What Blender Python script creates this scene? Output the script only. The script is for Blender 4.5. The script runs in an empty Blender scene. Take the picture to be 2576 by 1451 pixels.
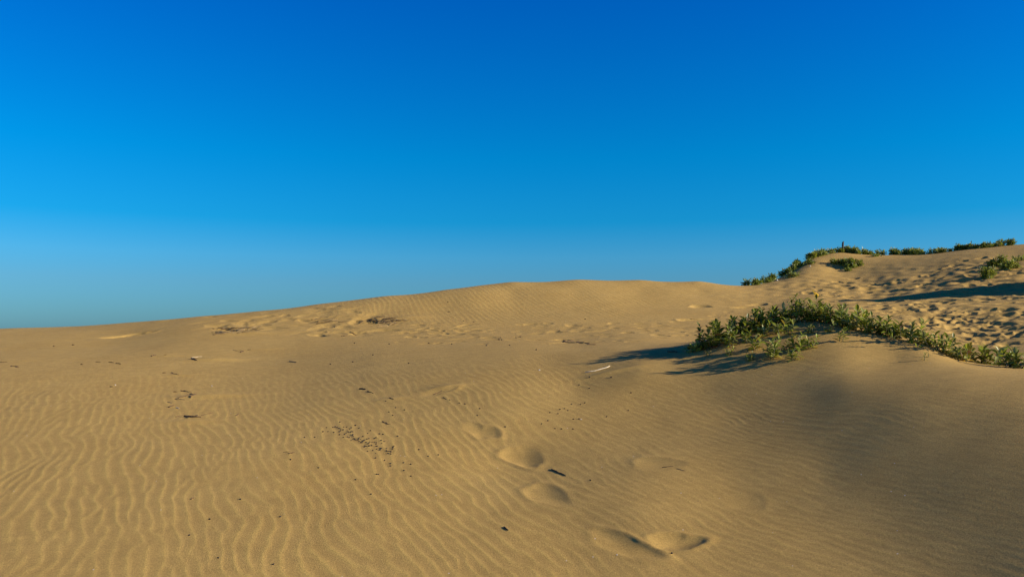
import bpy, math, random
import numpy as np
from mathutils import Vector, Matrix

random.seed(11)
RNG = np.random.default_rng(5)
scene = bpy.context.scene
R = math.radians

# ------------------------------------------------------------------ camera
EYE = 1.65
PITCH = 3.05
HFOV = 64.0
cam_data = bpy.data.cameras.new("camera")
cam_data.sensor_width = 36.0
cam_data.angle = R(HFOV)
cam_data.clip_start = 0.05
cam_data.clip_end = 6000
cam = bpy.data.objects.new("camera", cam_data)
scene.collection.objects.link(cam)
cam.location = (0, 0, EYE)
cam.rotation_euler = (R(90 + PITCH), 0, 0)
scene.camera = cam

# ------------------------------------------------------------------ sky, sun, exposure
SUN_EL = 18.3
SUN_AZ = 13.0            # degrees the sun stands behind the camera's right-hand side
sun_dir = Vector((math.cos(R(SUN_EL)) * math.cos(R(SUN_AZ)),
                  -math.cos(R(SUN_EL)) * math.sin(R(SUN_AZ)), math.sin(R(SUN_EL))))
world = bpy.data.worlds.new("World")
scene.world = world
world.use_nodes = True
wn = world.node_tree
wn.nodes.clear()
w_out = wn.nodes.new("ShaderNodeOutputWorld")
w_bg = wn.nodes.new("ShaderNodeBackground")
w_sky = wn.nodes.new("ShaderNodeTexSky")
w_sky.sky_type = 'NISHITA'
w_sky.sun_disc = False
w_sky.sun_elevation = R(SUN_EL)
w_sky.sun_rotation = R(90 + SUN_AZ)
w_sky.air_density = 1.0
w_sky.dust_density = 0.4
w_sky.ozone_density = 1.5
w_tc = wn.nodes.new("ShaderNodeTexCoord")
w_sep = wn.nodes.new("ShaderNodeSeparateXYZ")
w_ramp = wn.nodes.new("ShaderNodeValToRGB")
w_mul = wn.nodes.new("ShaderNodeMix")
w_mul.data_type = 'RGBA'
w_mul.blend_type = 'MULTIPLY'
w_mul.inputs[0].default_value = 1.0
wn.links.new(w_tc.outputs["Generated"], w_sep.inputs[0])
wn.links.new(w_sep.outputs["Z"], w_ramp.inputs[0])
wn.links.new(w_sky.outputs[0], w_mul.inputs[6])
wn.links.new(w_ramp.outputs[0], w_mul.inputs[7])
wn.links.new(w_mul.outputs[2], w_bg.inputs[0])
wn.links.new(w_bg.outputs[0], w_out.inputs[0])
SKY_TINT = [(0.0, (0.125, 0.325, 0.65)), (0.06, (0.135, 0.38, 0.69)), (0.09, (0.105, 0.43, 0.77)), (0.132, (0.02, 0.43, 0.80)),
            (0.208, (0.001, 0.45, 0.86)), (0.38, (0.0, 0.35, 0.96)), (0.55, (0.0, 0.125, 0.56)), (0.75, (0.0, 0.05, 0.30)), (1.0, (0.002, 0.025, 0.20))]
els = w_ramp.color_ramp.elements
while len(els) < len(SKY_TINT):
    els.new(0.5)
for e, (p, c) in zip(els, SKY_TINT):
    e.position = p
    e.color = (*c, 1)
w_bg.inputs[1].default_value = 0.13

sun_data = bpy.data.lights.new("sun", 'SUN')
sun_data.energy = 5.0
sun_data.angle = R(0.6)
sun_data.color = (1.0, 0.86, 0.66)
sun = bpy.data.objects.new("sun", sun_data)
scene.collection.objects.link(sun)
sun.rotation_euler = sun_dir.to_track_quat('Z', 'Y').to_euler()

scene.view_settings.view_transform = 'Standard'
scene.view_settings.look = 'None'
scene.view_settings.gamma = 1.0
scene.view_settings.use_curve_mapping = False
scene.view_settings.exposure = 0.42

# ------------------------------------------------------------------ helpers
FPX = 1288.0 / math.tan(R(HFOV / 2))       # focal length for a picture 2576 wide
CP, SP = math.cos(R(PITCH)), math.sin(R(PITCH))

def ray(px, py):
    """direction, scaled so that its world Y is 1"""
    a = (px - 1288.0) / FPX
    b = -(py - 724.5) / FPX
    d = np.array([a, CP - b * SP, SP + b * CP])
    return d / d[1]

def at(px, py, Y):
    d = ray(px, py)
    return np.array([0, 0, EYE]) + d * Y

def sstep(a, b, x):
    t = np.clip((x - a) / (b - a), 0, 1)
    return t * t * (3 - 2 * t)

def wav(x, y, seed, scale, n=10, spread=0.6):
    """smooth band-limited noise, about -1..1"""
    g = np.random.default_rng(seed)
    s = np.zeros_like(x)
    for _ in range(n):
        th = g.uniform(0, math.pi * 2)
        k = 2 * math.pi / scale * g.uniform(1 - spread, 1 + spread)
        s = s + np.sin(k * (x * math.cos(th) + y * math.sin(th)) + g.uniform(0, 6.28))
    return s / math.sqrt(n / 2) / 1.6

# ------------------------------------------------------------------ the dunes: control points (picture column, picture row, distance)
CTRL = []
def col(px, *rows):
    for (py, Y) in rows:
        p = at(px, py, Y)
        CTRL.append((p[0], p[1], p[2]))
def spot(x, y, z):
    CTRL.append((x, y, z))

for px in (-350, 0, 300, 644):
    dz = {-350: 5, 0: 0, 300: 0, 644: 0}[px]
    col(px, (1451, 4.5), (1300, 5.4), (1150, 6.8), (1040, 8.4), (960, 10.1), (905, 12.0))
col(-350, (865, 14.5), (845, 16.5))
col(0, (880, 13.6), (852, 15.2), (826, 17.5))
col(300, (872, 13.8), (842, 15.5), (813, 17.8))
col(644, (860, 13.8), (825, 15.6), (782, 18.4))
col(966, (1451, 4.5), (1300, 5.4), (1150, 6.8), (1040, 8.1), (950, 9.7), (890, 11.6), (850, 13.8), (815, 16.0), (778, 17.6), (744, 19.3))
col(1288, (1451, 4.5), (1300, 5.4), (1150, 6.8), (1050, 7.75), (960, 8.95), (895, 10.4), (852, 12.9), (818, 15.4), (770, 17.7), (735, 19.2), (709, 20.5))
col(500, (824, 15.6), (795, 18.0))
col(800, (790, 17.2), (764, 18.8))
col(880, (755, 19.1))
col(1120, (770, 17.8), (729, 19.9))
col(1200, (719, 20.2))
col(1450, (1400, 4.75), (1230, 5.9), (967, 8.75), (920, 9.45), (895, 10.05), (870, 11.3), (840, 13.8), (810, 15.6), (740, 19.0), (703, 20.9))
col(1610, (1451, 4.45), (1300, 5.25), (1150, 6.5), (920, 9.0), (895, 9.5), (880, 10.1), (850, 12.1), (818, 14.9), (770, 17.8), (725, 20.0), (705, 21.0))
col(1760, (888, 9.25), (858, 11.6), (820, 14.6), (770, 17.8), (730, 20.0), (707, 21.3))
col(1834, (893, 8.9), (851, 9.45), (850, 11.6), (815, 14.8), (760, 18.4))
col(1932, (915, 8.38), (870, 8.92), (825, 9.52), (812, 14.5), (770, 17.7), (730, 20.3), (709, 22.2))
col(2030, (890, 8.4), (850, 8.9), (803, 9.5), (800, 14.2), (760, 17.4), (725, 20.2), (690, 22.3), (652, 24.6))
col(2110, (900, 8.1), (860, 8.6), (814, 9.3), (822, 11.0), (795, 14.0), (760, 17.0), (725, 20.0), (680, 23.0), (634, 25.5))
col(2190, (900, 8.05), (834, 9.0), (845, 10.6), (800, 14.0), (740, 19.0), (690, 22.0), (643, 25.8))
col(2254, (900, 8.0), (850, 8.75), (866, 10.2), (835, 12.0), (800, 13.9), (755, 16.9), (700, 20.6), (640, 25.0))
col(2340, (866, 8.5), (882, 9.8), (850, 11.6), (740, 17.2), (690, 20.4), (638, 24.5))
col(2415, (903, 8.2), (905, 9.4), (872, 11.2), (830, 12.6), (785, 14.5), (735, 17.0), (680, 20.0), (628, 23.9))
col(2576, (922, 7.9), (920, 9.0), (878, 10.4), (820, 12.3), (765, 14.8), (700, 17.9), (650, 20.5), (613, 23.2))
col(2850, (930, 7.6), (880, 9.8), (800, 12.3), (740, 14.6), (680, 17.0), (600, 20.8))
for Y, row in ((8.0, ((1.2, .965), (1.5, 1.005), (1.9, 1.07), (2.2, 1.14), (2.5, 1.215), (2.85, 1.295), (3.15, 1.36))),
               (7.4, ((1.1, .825), (1.5, .875), (1.9, .94), (2.2, 1.01), (2.5, 1.09), (2.75, 1.165), (3.0, 1.235), (3.5, 1.305), (4.1, 1.34), (4.7, 1.31), (5.3, 1.29))),
               (6.6, ((1.0, .675), (1.5, .73), (2.1, .85), (2.6, .998), (3.1, 1.145), (3.6, 1.235), (4.3, 1.28), (5.0, 1.28))),
               (5.6, ((1.5, .56), (2.1, .67), (2.6, .82), (3.1, .97), (3.6, 1.09), (4.3, 1.16))),
               (4.7, ((1.5, .44), (2.1, .54), (2.6, .68), (3.1, .83), (3.6, .97))),
               (4.0, ((1.5, .34), (2.1, .44), (2.6, .58), (3.1, .72)))):
    for X_, z_ in row:
        spot(X_, Y, z_)
# far sides, behind the crests
for (px, Y, z) in ((-350, 20, 1.3), (-350, 28, .2), (0, 20.5, 1.55), (0, 28, .3), (300, 21, 1.65), (300, 28, .4), (644, 21.5, 1.85), (644, 29, .5),
                   (966, 22.5, 2.15), (966, 30, .6), (1288, 23.5, 2.6), (1288, 31, .9), (1610, 24.5, 2.6), (1610, 33, 1.0), (1760, 25.5, 2.3), (1760, 34, 1.0),
                   (1932, 25.6, 2.9), (1932, 34, 1.6), (2030, 28, 3.5), (2110, 29.5, 3.5), (2110, 38, 2.0), (2254, 29, 3.6), (2254, 38, 2.0),
                   (2415, 28, 3.8), (2415, 38, 2.2), (2576, 27.5, 3.9), (2576, 38, 2.2), (2850, 26, 3.9), (2850, 38, 2.2)):
    spot((px - 1288) / FPX * Y, Y, z)
CTRL = np.array(CTRL)

def uv(x, y):
    return np.stack([np.arctan2(x, y) * 2.2, np.log(np.hypot(x, y))], -1)

def tps(r2):
    return 0.5 * r2 * np.log(r2 + 1e-12)

CU = uv(CTRL[:, 0], CTRL[:, 1])
n = len(CU)
K = tps(((CU[:, None] - CU[None]) ** 2).sum(-1)) + np.eye(n) * 2e-4
P = np.concatenate([np.ones((n, 1)), CU], 1)
A = np.zeros((n + 3, n + 3))
A[:n, :n] = K
A[:n, n:] = P
A[n:, :n] = P.T
SOL = np.linalg.solve(A, np.concatenate([CTRL[:, 2], np.zeros(3)]))

def base_height(x, y):
    r = np.hypot(x, y)
    th = np.arctan2(x, y)
    thc = np.clip(th, -0.72, 0.72)
    rc = np.clip(r, 3.6, 38.0)
    U = np.stack([thc * 2.2, np.log(rc)], -1).reshape(-1, 2)
    out = np.empty(len(U))
    for i in range(0, len(U), 100000):
        u = U[i:i + 100000]
        d2 = (u[:, 0:1] - CU[None, :, 0]) ** 2 + (u[:, 1:2] - CU[None, :, 1]) ** 2
        out[i:i + 100000] = tps(d2) @ SOL[:n] + SOL[n] + u @ SOL[n + 1:]
    z = out.reshape(x.shape)
    z = z * sstep(0.2, 3.6, r) + 0.05 * (1 - sstep(0.2, 3.6, r))
    back = sstep(0.75, 1.5, np.abs(th))
    z = z * (1 - back) + back * (0.1 + 0.3 * np.sin(x * 0.21) * np.sin(y * 0.17 + 1)) * np.clip(r / 10, 0, 1)
    far = sstep(36, 90, r)
    z = z * (1 - far) + far * (-3.2)
    # hummocks just past the right edge of the view
    z = z + 1.85 * np.exp(-(((x - 13.8) / 1.5) ** 2 + ((y - 16.0) / .8) ** 2))
    return z

# ------------------------------------------------------------------ grid
th_front = np.linspace(R(-37), R(37), 1190)
th_side = np.linspace(R(37), R(180), 60)[1:]
TH = np.concatenate([-th_side[::-1], th_front, th_side[:-1]])
rr = [0.25]
while rr[-1] < 3.5:
    rr.append(rr[-1] * 1.13 + 0.03)
rr[-1] = 3.5
while rr[-1] < 31:
    r_ = rr[-1]
    rr.append(r_ + (0.0165 + 0.0013 * (r_ - 3.5)))
while rr[-1] < 4500:
    rr.append(rr[-1] * 1.07 + 0.05)
RR = np.array(rr)
GT, GR = np.meshgrid(TH, RR)
GX = GR * np.sin(GT)
GY = GR * np.cos(GT)
# base on a coarse grid first, then refined
RC = np.concatenate([RR[RR < 3.5], np.geomspace(3.5, 45, 260), RR[RR > 45.5]])
TC = np.concatenate([-th_side[::-1], np.linspace(R(-37), R(37), 330), th_side[:-1]])
ct, cr = np.meshgrid(TC, RC)
BC = base_height(cr * np.sin(ct), cr * np.cos(ct))
tmp = np.empty((len(RC), len(TH)))
def cubic_rows(xs, ys, xq):
    """Catmull-Rom along the last axis"""
    m = np.gradient(ys, xs, axis=-1)
    i = np.clip(np.searchsorted(xs, xq) - 1, 0, len(xs) - 2)
    h = xs[i + 1] - xs[i]
    t = (xq - xs[i]) / h
    h00 = 2 * t**3 - 3 * t**2 + 1; h10 = t**3 - 2 * t**2 + t
    h01 = -2 * t**3 + 3 * t**2; h11 = t**3 - t**2
    return ys[..., i] * h00 + m[..., i] * h10 * h + ys[..., i + 1] * h01 + m[..., i + 1] * h11 * h
tmp = cubic_rows(TC, BC, TH)
GZ = cubic_rows(np.log(RC), tmp.T.copy(), np.log(RR)).T.copy()

def sample(x, y):
    x = np.asarray(x, float); y = np.asarray(y, float)
    t = np.arctan2(x, y); r = np.hypot(x, y)
    j = np.clip(np.searchsorted(TH, t) - 1, 0, len(TH) - 2)
    i = np.clip(np.searchsorted(RR, r) - 1, 0, len(RR) - 2)
    a = np.clip((t - TH[j]) / (TH[j + 1] - TH[j]), 0, 1); b = np.clip((r - RR[i]) / (RR[i + 1] - RR[i]), 0, 1)
    return (GZ[i, j] * (1 - a) * (1 - b) + GZ[i, j + 1] * a * (1 - b) + GZ[i + 1, j] * (1 - a) * b + GZ[i + 1, j + 1] * a * b)

YS = np.concatenate([np.arange(3.4, 12, 0.02), np.arange(12, 34, 0.04)])
def hit(px, py):
    """first point of the sand seen at a picture position; None in the sky"""
    d = ray(px, py)
    x = d[0] * YS; z = EYE + d[2] * YS
    below = z < sample(x, YS)
    k = np.argmax(below)
    if not below[k]:
        return None
    return np.array([x[k], YS[k], float(sample(x[k], YS[k]))])

# picture coordinates of every vertex, only to outline which stretch of sand is rippled or trodden
def img(x, y, z):
    zz = z - EYE
    dep = y * CP + zz * SP
    up = -y * SP + zz * CP
    dep = np.maximum(dep, 0.01)
    return 1288 + FPX * x / dep, 724.5 - FPX * up / dep

def in_poly(px, py, poly):
    inside = False
    for i in range(len(poly)):
        x1, y1 = poly[i]; x2, y2 = poly[i - 1]
        if (y1 > py) != (y2 > py) and px < (x2 - x1) * (py - y1) / (y2 - y1) + x1:
            inside = not inside
    return inside

def blob(cx, cy, fx, fy=None, ang=0.0):
    """smooth world-space mask around a point"""
    fy = fy or fx
    c, s = math.cos(ang), math.sin(ang)
    u = ((GX - cx) * c + (GY - cy) * s) / fx
    v = (-(GX - cx) * s + (GY - cy) * c) / fy
    return np.exp(-(u * u + v * v))

def local(cx, cy, rad):
    r = math.hypot(cx, cy); t = math.atan2(cx, cy)
    i0, i1 = np.searchsorted(RR, (r - rad, r + rad))
    j0, j1 = np.searchsorted(TH, (t - rad / r, t + rad / r))
    return slice(max(i0, 0), i1 + 1), slice(max(j0, 0), j1 + 1)

RIP = np.ones_like(GZ)          # how strongly the sand is rippled
ADD = np.zeros_like(GZ)         # relief: prints, drifts

def dent(cx, cy, a, b, ang, depth, rim=0.35, soft=1.6, seed=0, kill=1.0):
    """a trodden hollow with a pushed-up rim"""
    R_ = max(a, b) * 2.6
    sl = local(cx, cy, R_)
    x = GX[sl] - cx; y = GY[sl] - cy
    if x.size == 0:
        return
    c, s = math.cos(ang), math.sin(ang)
    u = (x * c + y * s) / a
    v = (-x * s + y * c) / b
    phi = np.arctan2(v, u)
    g = random.Random(seed * 7 + 3)
    wob = 1 + 0.14 * np.sin(2 * phi + g.uniform(0, 6)) + 0.10 * np.sin(3 * phi + g.uniform(0, 6)) + 0.06 * np.sin(5 * phi + g.uniform(0, 6))
    q = np.hypot(u, v) / wob
    ph0 = g.uniform(0, 6)
    rimw = 0.6 + 0.4 * np.sin(phi + ph0)
    hgt = -depth * np.exp(-q ** (2 * soft)) + depth * rim * rimw * np.exp(-((q - 1.26) / 0.26) ** 2)
    ADD[sl] += hgt
    RIP[sl] *= 1 - kill * np.exp(-(q / 1.35) ** 4)

def drift(cx, cy, a, b, ang, h):
    R_ = max(a, b) * 2.6
    sl = local(cx, cy, R_)
    x = GX[sl] - cx; y = GY[sl] - cy
    c, s = math.cos(ang), math.sin(ang)
    u = (x * c + y * s) / a
    v = (-x * s + y * c) / b
    ADD[sl] += h * np.exp(-(u * u + v * v))
    RIP[sl] *= 1 - 0.9 * np.exp(-(u * u + v * v) ** 2)

# ---- footprints of the foreground track: (column, row, half length, half width, angle, depth)
for k, (px, py, a, b, ang, dep) in enumerate((
        (1568, 1368, .21, .105, 2.15, .014), (1700, 1362, .135, .10, .35, .020), (1375, 1243, .22, .115, 2.1, .014), (1316, 1147, .25, .12, 2.0, .020),
        (1212, 1082, .20, .11, 2.0, .016), (1655, 1168, .16, .13, .2, .010), (1105, 985, .16, .10, .6, .011), (1880, 1265, .12, .12, .4, .003))):
    p = hit(px, py)
    dent(p[0], p[1], a, b, ang, dep * (1.15 if k < 2 else .95), rim=.5, soft=1.08, seed=k)

# ---- soft trodden hollows below the left and middle skyline
TROD1 = [(500, 797), (620, 788), (760, 772), (900, 762), (960, 800), (1010, 836), (860, 850), (640, 830), (500, 832)]
TROD2 = [(960, 812), (1250, 812), (1500, 812), (1750, 800), (1860, 775), (1880, 800), (1760, 840), (1560, 862), (1250, 868), (1000, 860)]
TROD3 = [(2010, 722), (2090, 690), (2200, 705), (2330, 690), (2420, 655), (2500, 640), (2560, 660), (2576, 690), (2576, 800), (2480, 830), (2330, 820), (2200, 790), (2140, 775), (2060, 760)]
TROD4 = [(2180, 790), (2330, 770), (2576, 780), (2576, 865), (2450, 868), (2300, 842)]
def scatter(poly, count, seed, fn):
    g = random.Random(seed)
    xs = [p[0] for p in poly]; ys = [p[1] for p in poly]
    k = 0; tries = 0
    while k < count and tries < count * 30:
        tries += 1
        px, py = g.uniform(min(xs), max(xs)), g.uniform(min(ys), max(ys))
        if not in_poly(px, py, poly):
            continue
        p = hit(px, py)
        if p is None:
            continue
        fn(p, g, k)
        k += 1
scatter(TROD1, 95, 1, lambda p, g, k: dent(p[0], p[1], g.uniform(.10, .26), g.uniform(.08, .18), g.uniform(0, 3.1), g.uniform(.007, .023), rim=.3, soft=1.0, seed=k + 50))
scatter(TROD2, 190, 2, lambda p, g, k: dent(p[0], p[1], g.uniform(.06, .17), g.uniform(.05, .11), g.uniform(-.5, .9), g.uniform(.006, .018), rim=.4, soft=1.1, seed=k + 150))
scatter(TROD3, 360, 3, lambda p, g, k: dent(p[0], p[1], g.uniform(.07, .19), g.uniform(.06, .125), g.uniform(-.4, .8), g.uniform(.008, .036), rim=.45, soft=1.3, seed=k + 350))
scatter(TROD4, 150, 4, lambda p, g, k: dent(p[0], p[1], g.uniform(.07, .16), g.uniform(.06, .11), g.uniform(-.3, .6), g.uniform(.014, .03), rim=.45, soft=1.3, seed=k + 750))
for k, (px, py) in enumerate(((320, 842), (290, 846), (350, 838), (430, 805), (1760, 770), (1868, 772), (1905, 765), (1740, 803))):
    p = hit(px, py)
    if p is not None:
        dent(p[0], p[1], .25, .13, .3, .05, soft=1.1, seed=k + 20)

# ---- little sand tails on the lee side of the litter
for (px, py, a, b, h) in ((545, 905, .42, .12, .030), (530, 996, .36, .10, .030), (655, 878, .3, .08, .014), (425, 894, .25, .07, .014), (450, 942, .2, .07, .012),
                          (620, 838, .45, .2, .03), (1020, 800, .5, .25, .03), (920, 805, .4, .2, .02), (1150, 778, .0, .0, 0), (60, 905, .3, .08, .012),
                          (1125, 975, .2, .12, .02), (985, 1003, .18, .07, .012), (1540, 934, .3, .06, .02), (480, 1060, .3, .1, .012)):
    if a <= 0:
        continue
    p = hit(px, py)
    drift(p[0], p[1], a, b, 0.1, h)

# ---- broader unevenness of the sand
near = sstep(3.0, 5.0, GR) * (1 - sstep(34, 60, GR))
GZ += near * (0.006 * wav(GX, GY, 21, 2.4) + 0.0016 * wav(GX, GY * 0.8, 22, 0.8))
rough_hill = np.zeros_like(GZ)
for (px, py, s) in ((2350, 720, 4.2), (2150, 725, 2.6), (2540, 700, 3.5), (2450, 800, 2.2), (2560, 790, 2.6), (2300, 770, 2.2)):
    p = hit(px, py)
    rough_hill = np.maximum(rough_hill, blob(p[0], p[1], s * .8))
streak = wav(GX * 0.75 + GY * 0.25, GY - GX * 0.18, 31, 0.42, n=26, spread=.55)
GZ += rough_hill * 0.022 * np.clip(streak, -1.2, 1.6)

# ---- wind ripples: narrow-band wave field with dislocations, crests running away from the camera
def ripple_field(x, y, lam, theta, spread, seed, nw=34, mag=.13):
    g = np.random.default_rng(seed)
    re = np.zeros_like(x); im = np.zeros_like(x)
    for _ in range(nw):
        t = theta + g.normal(0, spread)
        k = 2 * math.pi / lam * (1 + g.normal(0, mag))
        ph = g.uniform(0, 6.283)
        a = k * (x * math.cos(t) + y * math.sin(t)) + ph
        re += np.cos(a); im += np.sin(a)
    amp = np.hypot(re, im) / math.sqrt(nw)
    p = (np.arctan2(im, re) / (2 * math.pi)) % 1.0
    # gentle rise, short face turned to the right-hand (sunny) side
    prof = np.where(p < 0.72, (p / 0.72) ** 1.9, 1 - ((p - .72) / .28) ** 1.15)
    return (prof - 0.42) * (amp / (amp + 0.28)), p

rows = (RR > 3.3) & (RR < 33)
x = GX[rows]; y = GY[rows]
wx = x + 0.05 * wav(x, y, 41, 1.7) + 0.008 * wav(x, y, 42, .42)
wy = y + 0.04 * wav(x, y, 43, 1.7)
f1, p1 = ripple_field(wx, wy, 0.094, R(27), R(9), 7, nw=44, mag=.16)
f2, p2 = ripple_field(wx, wy, 0.070, R(28), R(9), 8, mag=.16)
mix = sstep(-0.2, 1.6, x - 0.05 * (y - 5)) * (1 - sstep(13, 15, y)) 
far_dune = sstep(15.0, 16.5, y) * (1 - sstep(3.0, 5.0, x))
f3, p3 = ripple_field(.65 * x + .35 * wx, y, 0.118, R(17), R(5), 9, mag=.10)
f = f1 * (1 - mix) * 1.0 + f2 * mix * 0.80
f = f * (1 - far_dune) + f3 * far_dune * 1.15
amp = 0.0029 * np.ones_like(x)
amp *= 1 - 0.7 * sstep(8.0, 11.5, y) * (1 - sstep(15.2, 16.2, y))               # flatter band before the far dune
amp *= 0.86 + 0.2 * wav(x, y, 44, 1.6)
left_smooth = sstep(11.5, 13.5, y) * (1 - sstep(-4.6, -3.4, x))
amp *= 1 - 0.9 * left_smooth
slopes_right = sstep(1.5, 2.6, x - 0.12 * (y - 5)) * (1 - sstep(10, 12, y))
amp *= 1 - 0.42 * slopes_right
amp *= 1 - 0.7 * sstep(5.2, 7.0, x) * sstep(12, 14, y)
GRIP = np.zeros_like(GZ)
GRIP[rows] = f * np.clip(amp, 0, 1) / 0.005
RIP = np.clip(RIP, 0.04, 1)
GZ += ADD + GRIP * RIP * 0.0050
TINT = GRIP * RIP * 1.4

# ------------------------------------------------------------------ materials
def nodes_of(m):
    m.use_nodes = True
    nt = m.node_tree
    nt.nodes.clear()
    o = nt.nodes.new("ShaderNodeOutputMaterial")
    b = nt.nodes.new("ShaderNodeBsdfPrincipled")
    nt.links.new(b.outputs[0], o.inputs[0])
    return nt, b

def sand_material():
    m = bpy.data.materials.new("sand")
    nt, b = nodes_of(m)
    L = nt.links.new
    N = nt.nodes.new
    b.inputs["Roughness"].default_value = 0.92
    b.inputs["Specular IOR Level"].default_value = 0.15
    geo = N("ShaderNodeNewGeometry")
    def noise(scale, det, rough=.6):
        t = N("ShaderNodeTexNoise")
        t.inputs["Scale"].default_value = scale
        t.inputs["Detail"].default_value = det
        t.inputs["Roughness"].default_value = rough
        L(geo.outputs["Position"], t.inputs["Vector"])
        return t
    big = noise(0.8, 5, .65)
    mid = noise(7, 4)
    grain = noise(150, 4, .8)
    fine = noise(70, 4, .8)
    r1 = N("ShaderNodeValToRGB")
    r1.color_ramp.elements[0].position = .3; r1.color_ramp.elements[0].color = (0.485, 0.309, 0.092, 1)
    r1.color_ramp.elements[1].position = .7; r1.color_ramp.elements[1].color = (0.53, 0.348, 0.110, 1)
    L(big.outputs[0], r1.inputs[0])
    # coarser, yellower grains gather on the ripple crests
    at_ = N("ShaderNodeAttribute"); at_.attribute_name = "crest"
    cm = N("ShaderNodeMapRange"); cm.inputs[1].default_value = -.1; cm.inputs[2].default_value = .5
    L(at_.outputs["Fac"], cm.inputs[0])
    mx = N("ShaderNodeMix"); mx.data_type = 'RGBA'
    mx.inputs[7].default_value = (0.62, 0.44, 0.122, 1)
    L(r1.outputs[0], mx.inputs[6]); 
    mfac = N("ShaderNodeMath"); mfac.operation = 'MULTIPLY'; mfac.inputs[1].default_value = .55
    L(cm.outputs[0], mfac.inputs[0]); L(mfac.outputs[0], mx.inputs[0])
    # grain speckle
    gr = N("ShaderNodeMapRange"); gr.inputs[1].default_value = .3; gr.inputs[2].default_value = .7
    gr.inputs[3].default_value = .72; gr.inputs[4].default_value = 1.28
    L(grain.outputs[0], gr.inputs[0])
    g2 = N("ShaderNodeMapRange"); g2.inputs[1].default_value = .3; g2.inputs[2].default_value = .7
    g2.inputs[3].default_value = .92; g2.inputs[4].default_value = 1.08
    L(mid.outputs[0], g2.inputs[0])
    g3 = N("ShaderNodeMapRange"); g3.inputs[1].default_value = .35; g3.inputs[2].default_value = .65
    g3.inputs[3].default_value = .88; g3.inputs[4].default_value = 1.12
    L(fine.outputs[0], g3.inputs[0])
    m0 = N("ShaderNodeMath"); m0.operation = 'MULTIPLY'
    L(gr.outputs[0], m0.inputs[0]); L(g3.outputs[0], m0.inputs[1])
    mm = N("ShaderNodeMath"); mm.operation = 'MULTIPLY'
    L(m0.outputs[0], mm.inputs[0]); L(g2.outputs[0], mm.inputs[1])
    sc = N("ShaderNodeVectorMath"); sc.operation = 'SCALE'
    L(mx.outputs[2], sc.inputs[0]); L(mm.outputs[0], sc.inputs["Scale"])
    # scattered dark and pale grains
    vo = N("ShaderNodeTexVoronoi"); vo.inputs["Scale"].default_value = 26
    L(geo.outputs["Position"], vo.inputs["Vector"])
    sepc = N("ShaderNodeSeparateColor"); L(vo.outputs["Color"], sepc.inputs[0])
    lt = N("ShaderNodeMath"); lt.operation = 'LESS_THAN'; lt.inputs[1].default_value = .12
    L(vo.outputs["Distance"], lt.inputs[0])
    dk = N("ShaderNodeMath"); dk.operation = 'LESS_THAN'; dk.inputs[1].default_value = .07
    L(sepc.outputs[0], dk.inputs[0])
    pl = N("ShaderNodeMath"); pl.operation = 'GREATER_THAN'; pl.inputs[1].default_value = .985
    L(sepc.outputs[0], pl.inputs[0])
    d2 = N("ShaderNodeMath"); d2.operation = 'MULTIPLY'; L(lt.outputs[0], d2.inputs[0]); L(dk.outputs[0], d2.inputs[1])
    p2_ = N("ShaderNodeMath"); p2_.operation = 'MULTIPLY'; L(lt.outputs[0], p2_.inputs[0]); L(pl.outputs[0], p2_.inputs[1])
    d3 = N("ShaderNodeMath"); d3.operation = 'MULTIPLY'; d3.inputs[1].default_value = .55; L(d2.outputs[0], d3.inputs[0])
    m1 = N("ShaderNodeMix"); m1.data_type = 'RGBA'; m1.inputs[7].default_value = (.12, .08, .05, 1)
    L(d3.outputs[0], m1.inputs[0]); L(sc.outputs[0], m1.inputs[6])
    m2 = N("ShaderNodeMix"); m2.data_type = 'RGBA'; m2.inputs[7].default_value = (.8, .76, .66, 1)
    L(p2_.outputs[0], m2.inputs[0]); L(m1.outputs[2], m2.inputs[6])
    L(m2.outputs[2], b.inputs["Base Color"])
    bp = N("ShaderNodeBump"); bp.inputs["Strength"].default_value = .8; bp.inputs["Distance"].default_value = .0022
    L(grain.outputs[0], bp.inputs["Height"])
    bp2 = N("ShaderNodeBump"); bp2.inputs["Strength"].default_value = .7; bp2.inputs["Distance"].default_value = .004
    L(fine.outputs[0], bp2.inputs["Height"]); L(bp.outputs[0], bp2.inputs["Normal"])
    L(bp2.outputs[0], b.inputs["Normal"])
    return m

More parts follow.
